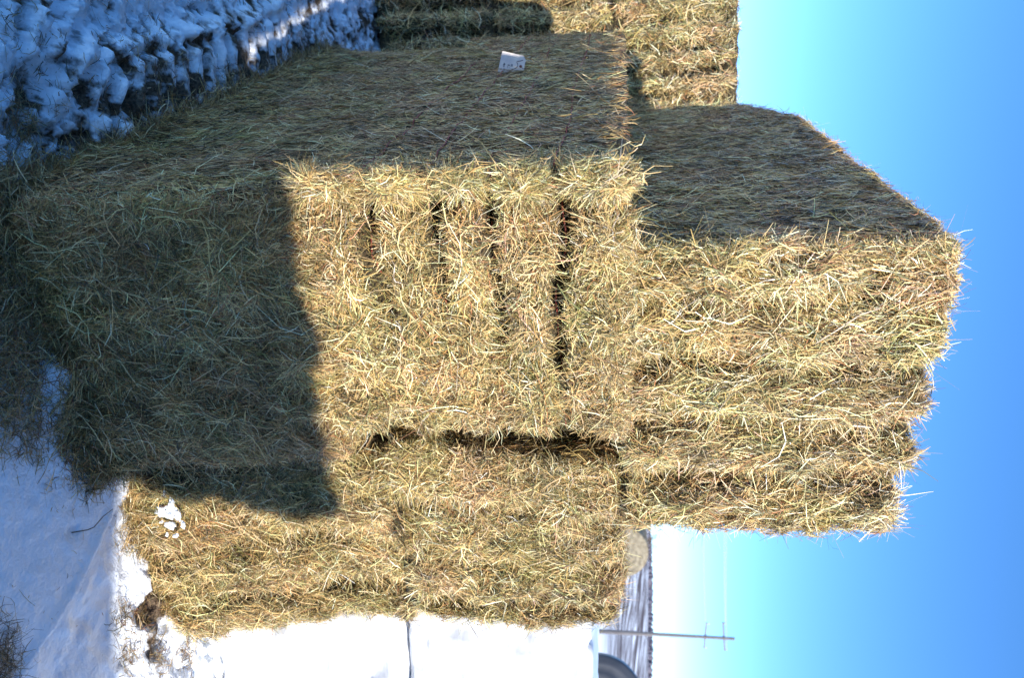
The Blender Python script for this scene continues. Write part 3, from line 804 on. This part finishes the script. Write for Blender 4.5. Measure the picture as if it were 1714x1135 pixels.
sl = mesh_obj('snow_patch', V, Q, [SNOW], color=c)
sl.location = (.607, 2.418, .125); sl.rotation_euler = (radians(18), radians(20), radians(24))
tag(sl, 'white patch of snow caught on the lower corner of the sunlit bottom bale', 'snow patch')

# ---------------------------------------------------------------- white wrapped bales
def wrap_mat():
    m, nt, b = new_mat('white_film')
    b.inputs['Base Color'].default_value = (.66, .68, .72, 1)
    b.inputs['Roughness'].default_value = .32; b.inputs['Specular IOR Level'].default_value = .5
    tc = N(nt, 'ShaderNodeTexCoord'); mp = N(nt, 'ShaderNodeMapping'); mp.inputs['Scale'].default_value = (2, 4, 9)
    nz = N(nt, 'ShaderNodeTexNoise'); nz.inputs['Scale'].default_value = 3; nz.inputs['Detail'].default_value = 5
    nt.links.new(tc.outputs['Object'], mp.inputs[0]); nt.links.new(mp.outputs[0], nz.inputs['Vector'])
    bp = N(nt, 'ShaderNodeBump'); bp.inputs['Strength'].default_value = .35; bp.inputs['Distance'].default_value = .02
    nt.links.new(nz.outputs['Fac'], bp.inputs['Height']); nt.links.new(bp.outputs[0], b.inputs['Normal'])
    return m
WRAP = wrap_mat()
class Wrapped(Bale): pass
def gW(seed, foot):
    def g(pos, n):
        x, z = pos[..., 0], pos[..., 2]
        f = np.clip(-n[..., 1], 0, 1)
        o = .012 * fbm(pos * np.array([2, 2, 3]), seed, 3)
        # creases in the film
        w = np.abs(vnoise(pos * np.array([2.2, 2, 5]), seed + 5))
        o = o - .034 * np.exp(-(w / .05) ** 2) * smooth(-.1, .3, vnoise(pos * 1.7, seed + 8))
        if foot: o = o + f * (.02 * smooth(.3, .05, z) - .05 * smooth(.08, .0, z)) + f * .015 * np.sin(x * 22 + 3 * vnoise(pos * 3, 4)) * smooth(.25, 0, z)
        return o
    return g
for k, (zz, hh, yy, lab) in enumerate([(-.01, .86, 2.84, 'white film wrapped bale on the ground, lower of the two beside the hay'),
                                       (.853, .735, 2.86, 'white film wrapped bale with a flat top, upper of the two beside the hay stack')]):
    Wb = Wrapped(2.4, .95, hh, .13 if k == 0 else .045, 40 + k, .004, gW(910 + 20 * k, k == 0), ridge=0)
    V, Q = Wb.base(.02)
    c = np.zeros((len(V), 4)); c[:, 3] = 1
    o = mesh_obj('wrapped_bale', V, Q, [WRAP])
    place(o, .98 + .03 * k, yy, zz, 9)
    tag(o, lab, 'wrapped bale', 'white wrapped bales')

# ---------------------------------------------------------------- distant things
def cyl_bale(name, R, Ln, seed, mat, parts=True):
    """round bale, axis along local y, centre at origin, coarse straw relief"""
    nu, nv = 72, 18
    a = np.linspace(0, 2 * pi, nu + 1)
    P = []; 
    prof = [(0, 0.0)] + [(R * f, 0.0 + (.02 * sin(f * 28))) for f in np.linspace(.08, .93, 14)] + [(R * .975, .015), (R, .05)] 
    prof = prof + [(R * (1 + .004 * sin(k * 2.2)), .05 + (Ln - .1) * k / nv) for k in range(1, nv + 1)] + [(R * .975, Ln - .015), (R * .9, Ln), (0, Ln)]
    prof = np.array(prof)
    V = np.stack([prof[:, 0][None] * np.cos(a)[:, None], np.tile(prof[:, 1] - Ln / 2, (nu + 1, 1)), prof[:, 0][None] * np.sin(a)[:, None]], -1)
    V = V + .018 * fbm(V * 4, seed, 3)[..., None] * V / (np.linalg.norm(V, axis=-1, keepdims=True) + 1e-6)
    V[..., 2] *= .95
    nj = len(prof); i = np.arange(nu)[:, None] * nj + np.arange(nj - 1)[None]
    Q = np.stack([i, i + 1, i + nj + 1, i + nj], -1).reshape(-1, 4)
    return mesh_obj(name, V.reshape(-1, 3), Q, [mat])
RHAY = simple('weathered_hay', (.15, .12, .08), .9, .1, noise=(9, (.30, .25, .17)))
BLACKWRAP = simple('dark_film', (.035, .037, .045), .45, .4, noise=(3, (.055, .057, .065)))
def polar(px, Y): return (px - 567.5) / 1250 * Y * .99
for (x, y, z, rot, lab) in [(polar(914, 21) , 21.5, 1.83, 62, 'weathered tan round bale peeping over the hay stack by the hills'),
                            (polar(905, 21), 21.5, .62, 66, 'weathered tan round bale under another one, behind the stack')]:
    if z > 1:
        o = cyl_bale('round_bale', .74, 1.35, 950, RHAY)
        o.location = (polar(908, 21.5), y, 1.745); o.rotation_euler = (0, 0, radians(8))
        tag(o, lab, 'round bale')
    else:
        o2 = cyl_bale('round_bale', .72, 1.35, 957, RHAY); o2.location = (x - .3, y, z); o2.rotation_euler = (0, 0, radians(rot))
        tag(o2, lab, 'round bale')
db = cyl_bale('round_bale', .74, 1.3, 960, BLACKWRAP)
db.location = (polar(1196, 11.2), 11.4, 1.37); db.rotation_euler = (0, 0, radians(-22))
tag(db, 'dark grey round bale rising behind the white wrapped bales', 'round bale')
db2 = cyl_bale('round_bale', .74, 1.3, 963, BLACKWRAP)
db2.location = (polar(1160, 11.2) + .1, 11.4, .0); db2.rotation_euler = (0, 0, radians(-22))
tag(db2, 'dark grey round bale half sunk in snow under the other dark one', 'round bale')

# utility pole with two crossarms
def make_pole(name, x, y, H, rot, lab, grp):
    z0 = gz(x, y)
    t = empty(name, (x, y, z0), rot)
    P = np.array([(0, 0, -.5), (0, 0, H * .5), (0, 0, H)]); V, Q = tube(P, [.17, .14, .11], 14)
    clean_quads(V, Q, 'pole', WOOD, t)
    for zz, ln, tl in ((H - .75, 2.6, .12), (H - 2.1, 2.4, -.04)):
        me = bpy.data.meshes.new('crossarm'); hx, hy, hz = ln / 2, .05, .06
        Vb = [(sx * hx, .17 + sy * hy, zz + sz * hz + sx * tl) for sx in (-1, 1) for sy in (-1, 1) for sz in (-1, 1)]
        me.from_pydata(Vb, [], [(0, 1, 3, 2), (4, 6, 7, 5), (0, 4, 5, 1), (2, 3, 7, 6), (0, 2, 6, 4), (1, 5, 7, 3)])
        me.materials.append(WOOD); me.update()
        o = bpy.data.objects.new('crossarm', me); COL.objects.link(o); o.parent = t
        for sx in (-.92, 0, .92):
            if sx == 0: continue
            V, Q = tube([(sx * hx, .17, zz + .05 + sx * tl), (sx * hx, .17, zz + .12 + sx * tl), (sx * hx, .17, zz + .2 + sx * tl)], [.02, .05, .035], 8)
            clean_quads(V, Q, 'insulator', CERAMIC, t)
    tag(t, lab, 'utility pole', grp)
    return t, z0
PX, PY = 22.2, 57.
zp = 1.7 + PY * tan(radians(8.3))
_, z1 = make_pole('utility_pole', PX, PY, zp - gz(PX, PY), radians(20), 'wooden utility pole with two crossarms standing in the distant snowy field', 'power line poles')

p2 = (-9.5, 42.0); _, z2 = make_pole('utility_pole', p2[0], p2[1], 9.6, radians(20), 'wooden utility pole hidden behind the hay stack', 'power line poles')
def wires(a, b, sag, n=40):
    t = np.linspace(0, 1, n)[:, None]
    P = np.array(a) * (1 - t) + np.array(b) * t; P[:, 2] -= sag * 4 * (t[:, 0] * (1 - t[:, 0]))
    return P
WL = [((PX - 1.1, PY - .25, zp - .70), (p2[0] - 1.1, p2[1], z2 + 8.9)), ((PX + 1.1, PY + .5, zp - .50), (p2[0] + 1.1, p2[1] + .4, z2 + 9.1)), ((PX - .9, PY - .2, zp - 2.1), (p2[0] - 1, p2[1], z2 + 7.5))]
for k, (a, b) in enumerate(WL):
    V, Q = tube(wires(a, b, .55), .022, 5)
    o = clean_quads(V, Q, 'power_line', WIRE)
    tag(o, ['upper power line wire running left from the end of the top crossarm', 'second power line wire, from the right end of the top crossarm', 'lowest power line wire running left from the lower crossarm'][k], 'power line', 'overhead wires')
for k, (a, b) in enumerate(WL):
    pass

# distant wooded ridge
BARK = simple('winter_woods', (.10, .10, .14), .95, .05, noise=(.05, (.15, .13, .15)))
def woods():
    n = 16000
    X = rng.uniform(-330, 620, n); Y = rng.uniform(600, 690, n)
    Z = ground_h(X, Y); Hh = rng.uniform(2.5, 5.0, n) * (1 + .5 * vnoise(np.stack([X * .02, X * 0, X * 0], -1), 5))
    V = []; Q = []
    W_ = rng.uniform(.8, 2.0, n); A = rng.random(n) * pi
    for k, (dz, sc) in enumerate(((-.5, .25), (.35, 1.), (.75, .8), (1.0, .1))):
        for j in range(5):
            a = A + j * 2 * pi / 5; jr = 1 + .35 * rng.normal(size=n)
            V.append(np.stack([X + W_ * sc * jr * np.cos(a), Y + W_ * sc * jr * np.sin(a), Z + Hh * dz], -1))
    V = np.stack(V, 1).reshape(-1, 3)
    q = []
    for k in range(3):
        for j in range(5): q.append((k * 5 + j, k * 5 + (j + 1) % 5, (k + 1) * 5 + (j + 1) % 5, (k + 1) * 5 + j))
    Q = (np.arange(n)[:, None, None] * 20 + np.array(q)[None]).reshape(-1, 4)
    o = mesh_obj('distant_woods', V, Q, [BARK]); return tag(o, 'bare woods along the crest of the far snowy hill', 'woods', kind='stuff')
woods()

# bare tree standing behind the tan round bale
def bare_tree(x, y, Ht, lab, seed):
    r = np.random.default_rng(seed)
    t = empty('bare_tree', (x, y, gz(x, y)))
    V, Q = tube([(0, 0, -.2), (.05, 0, Ht * .3), (0, .05, Ht * .55)], [.16, .12, .07], 8); clean_quads(V, Q, 'trunk', TWIG, t)
    parts = []
    def br(p, d, ln, rad, lev):
        e = p + d * ln; m = (p + e) / 2 + r.normal(size=3) * ln * .06
        parts.append(tube([p, m, e], [rad, rad * .8, rad * .55], 4))
        if lev == 0: return
        for _ in range(4):
            nd = d + r.normal(size=3) * .5; nd[2] += .15; nd /= np.linalg.norm(nd)
            br(p + (e - p) * r.uniform(.45, 1), nd, ln * .66, rad * .5, lev - 1)
    for k in range(7):
        a = k * .9; d = np.array([cos(a) * .6, sin(a) * .6, .9]); d /= np.linalg.norm(d)
        br(np.array([0, .02, Ht * r.uniform(.25, .55)]), d, Ht * .24, .045, 3)
    V, Q = merge(parts); clean_quads(V, Q, 'branches', TWIG, t)
    tag(t, lab, 'tree')
bare_tree(polar(912, 95), 95, 7.5, 'faint bare tree behind the tan round bale', 3)

# ---------------------------------------------------------------- unseen stack added behind the camera to cast the shadow
SE = .5   # tan of sun elevation
def world_of(s, t): # s across the sun direction, t along it (away from the sun)
    b = radians(33); return (s * cos(b) - t * sin(b), s * sin(b) + t * cos(b))
k = 0
grp = 'unseen hay bales added behind the photographer for their shadow'
# long row, two high (to the right), front edge along Y=-.5; a third layer to the left
for lay in range(2):
    for j in range(4):
        caster_bale(2.05 + 2.42 * (j - 1), -1.42, .85 * lay, 0, 2.4, .9, .86, 60 + k, 'unseen hay bale added behind the photographer to throw the big shadow', grp); k += 1
def st_bale(s0, t0, z, W, seed, warp=None, yaw=21):
    x, y = world_of(s0, t0); x += .9 * sin(radians(yaw)); y -= .9 * cos(radians(yaw))
    B = Bale(W, .9, .86, .07, seed, .02 if seed == 77 else .055, warp=warp)
    o = build_hay('hay_bale', B, [dict(face=f, n=3500, hi=.17, tilt=.5, lift=.03, w=(.003, .007)) for f in ('front', 'back', 'left', 'right', 'top')], res=.04)
    place(o, x, y, z, yaw)
    return tag(o, 'unseen hay bale added behind the photographer to throw the big shadow', 'hay bale', grp)
def lean(p):  # end cut in so the thrown shadow gets a slanted edge
    p = p.copy(); k = smooth(1.6, 2.4, p[..., 0]); q = p[..., 2] / .86
    p[..., 0] -= .42 * k * (1 - q)
    p[..., 2] -= .05 * (1 - smooth(.9, 2.0, p[..., 0])) * q * 0
    return p
st_bale(-.36, -1.40, 1.70, 2.4, 75, lean)
st_bale(-1.73, -1.12, 2.56, 2.4, 77)  # extra layer added to keep the left snow in shadow
st_bale(-2.75, -.90, 1.70, 2.4, 76)

# ---------------------------------------------------------------- light
w = bpy.data.worlds.new('World'); scene.world = w; w.use_nodes = True
nt = w.node_tree; bg = nt.nodes['Background']
sky = nt.nodes.new('ShaderNodeTexSky'); sky.sky_type = 'NISHITA'; sky.sun_disc = False
SUNEL = math.atan(SE); SUNB = 33
sky.sun_elevation = SUNEL; sky.sun_rotation = radians(180 - SUNB)
sky.altitude = 1000; sky.air_density = .6; sky.dust_density = 0; sky.ozone_density = 2.0
hs = nt.nodes.new('ShaderNodeHueSaturation'); hs.inputs['Saturation'].default_value = 1.22
nt.links.new(sky.outputs[0], hs.inputs['Color']); nt.links.new(hs.outputs[0], bg.inputs[0])
bg.inputs[1].default_value = .15
sd = bpy.data.lights.new('sun', 'SUN'); sd.energy = 3.15; sd.angle = radians(.55); sd.color = (1, .955, .88)
so = bpy.data.objects.new('sun', sd); COL.objects.link(so)
from mathutils import Vector, Matrix
tosun = Vector((sin(radians(SUNB)) * cos(SUNEL), -cos(radians(SUNB)) * cos(SUNEL), sin(SUNEL)))
so.rotation_euler = tosun.to_track_quat('Z', 'Y').to_euler(); so.location = (3, -6, 8)

# ---------------------------------------------------------------- camera (held on its side)
cd = bpy.data.cameras.new('camera'); co = bpy.data.objects.new('camera', cd); COL.objects.link(co)
phi = radians(8.3)
Fv = Vector((0, cos(phi), -sin(phi))); Uv = Vector((0, sin(phi), cos(phi))); Rv = Vector((1, 0, 0))
M = Matrix((Uv, -Rv, -Fv)).transposed().to_4x4(); M.translation = (0, 0, EYE)
co.matrix_world = M
cd.sensor_width = 36; cd.sensor_fit = 'HORIZONTAL'; cd.lens = 1250 / 1714 * 36
cd.clip_start = .05; cd.clip_end = 5000
cd.dof.use_dof = True; cd.dof.focus_distance = 2.35; cd.dof.aperture_fstop = 3.2
scene.camera = co
scene.view_settings.view_transform = 'Standard'; scene.view_settings.look = 'None'
scene.view_settings.gamma = 1; scene.view_settings.exposure = 1.36
scene.cycles.use_adaptive_sampling = True
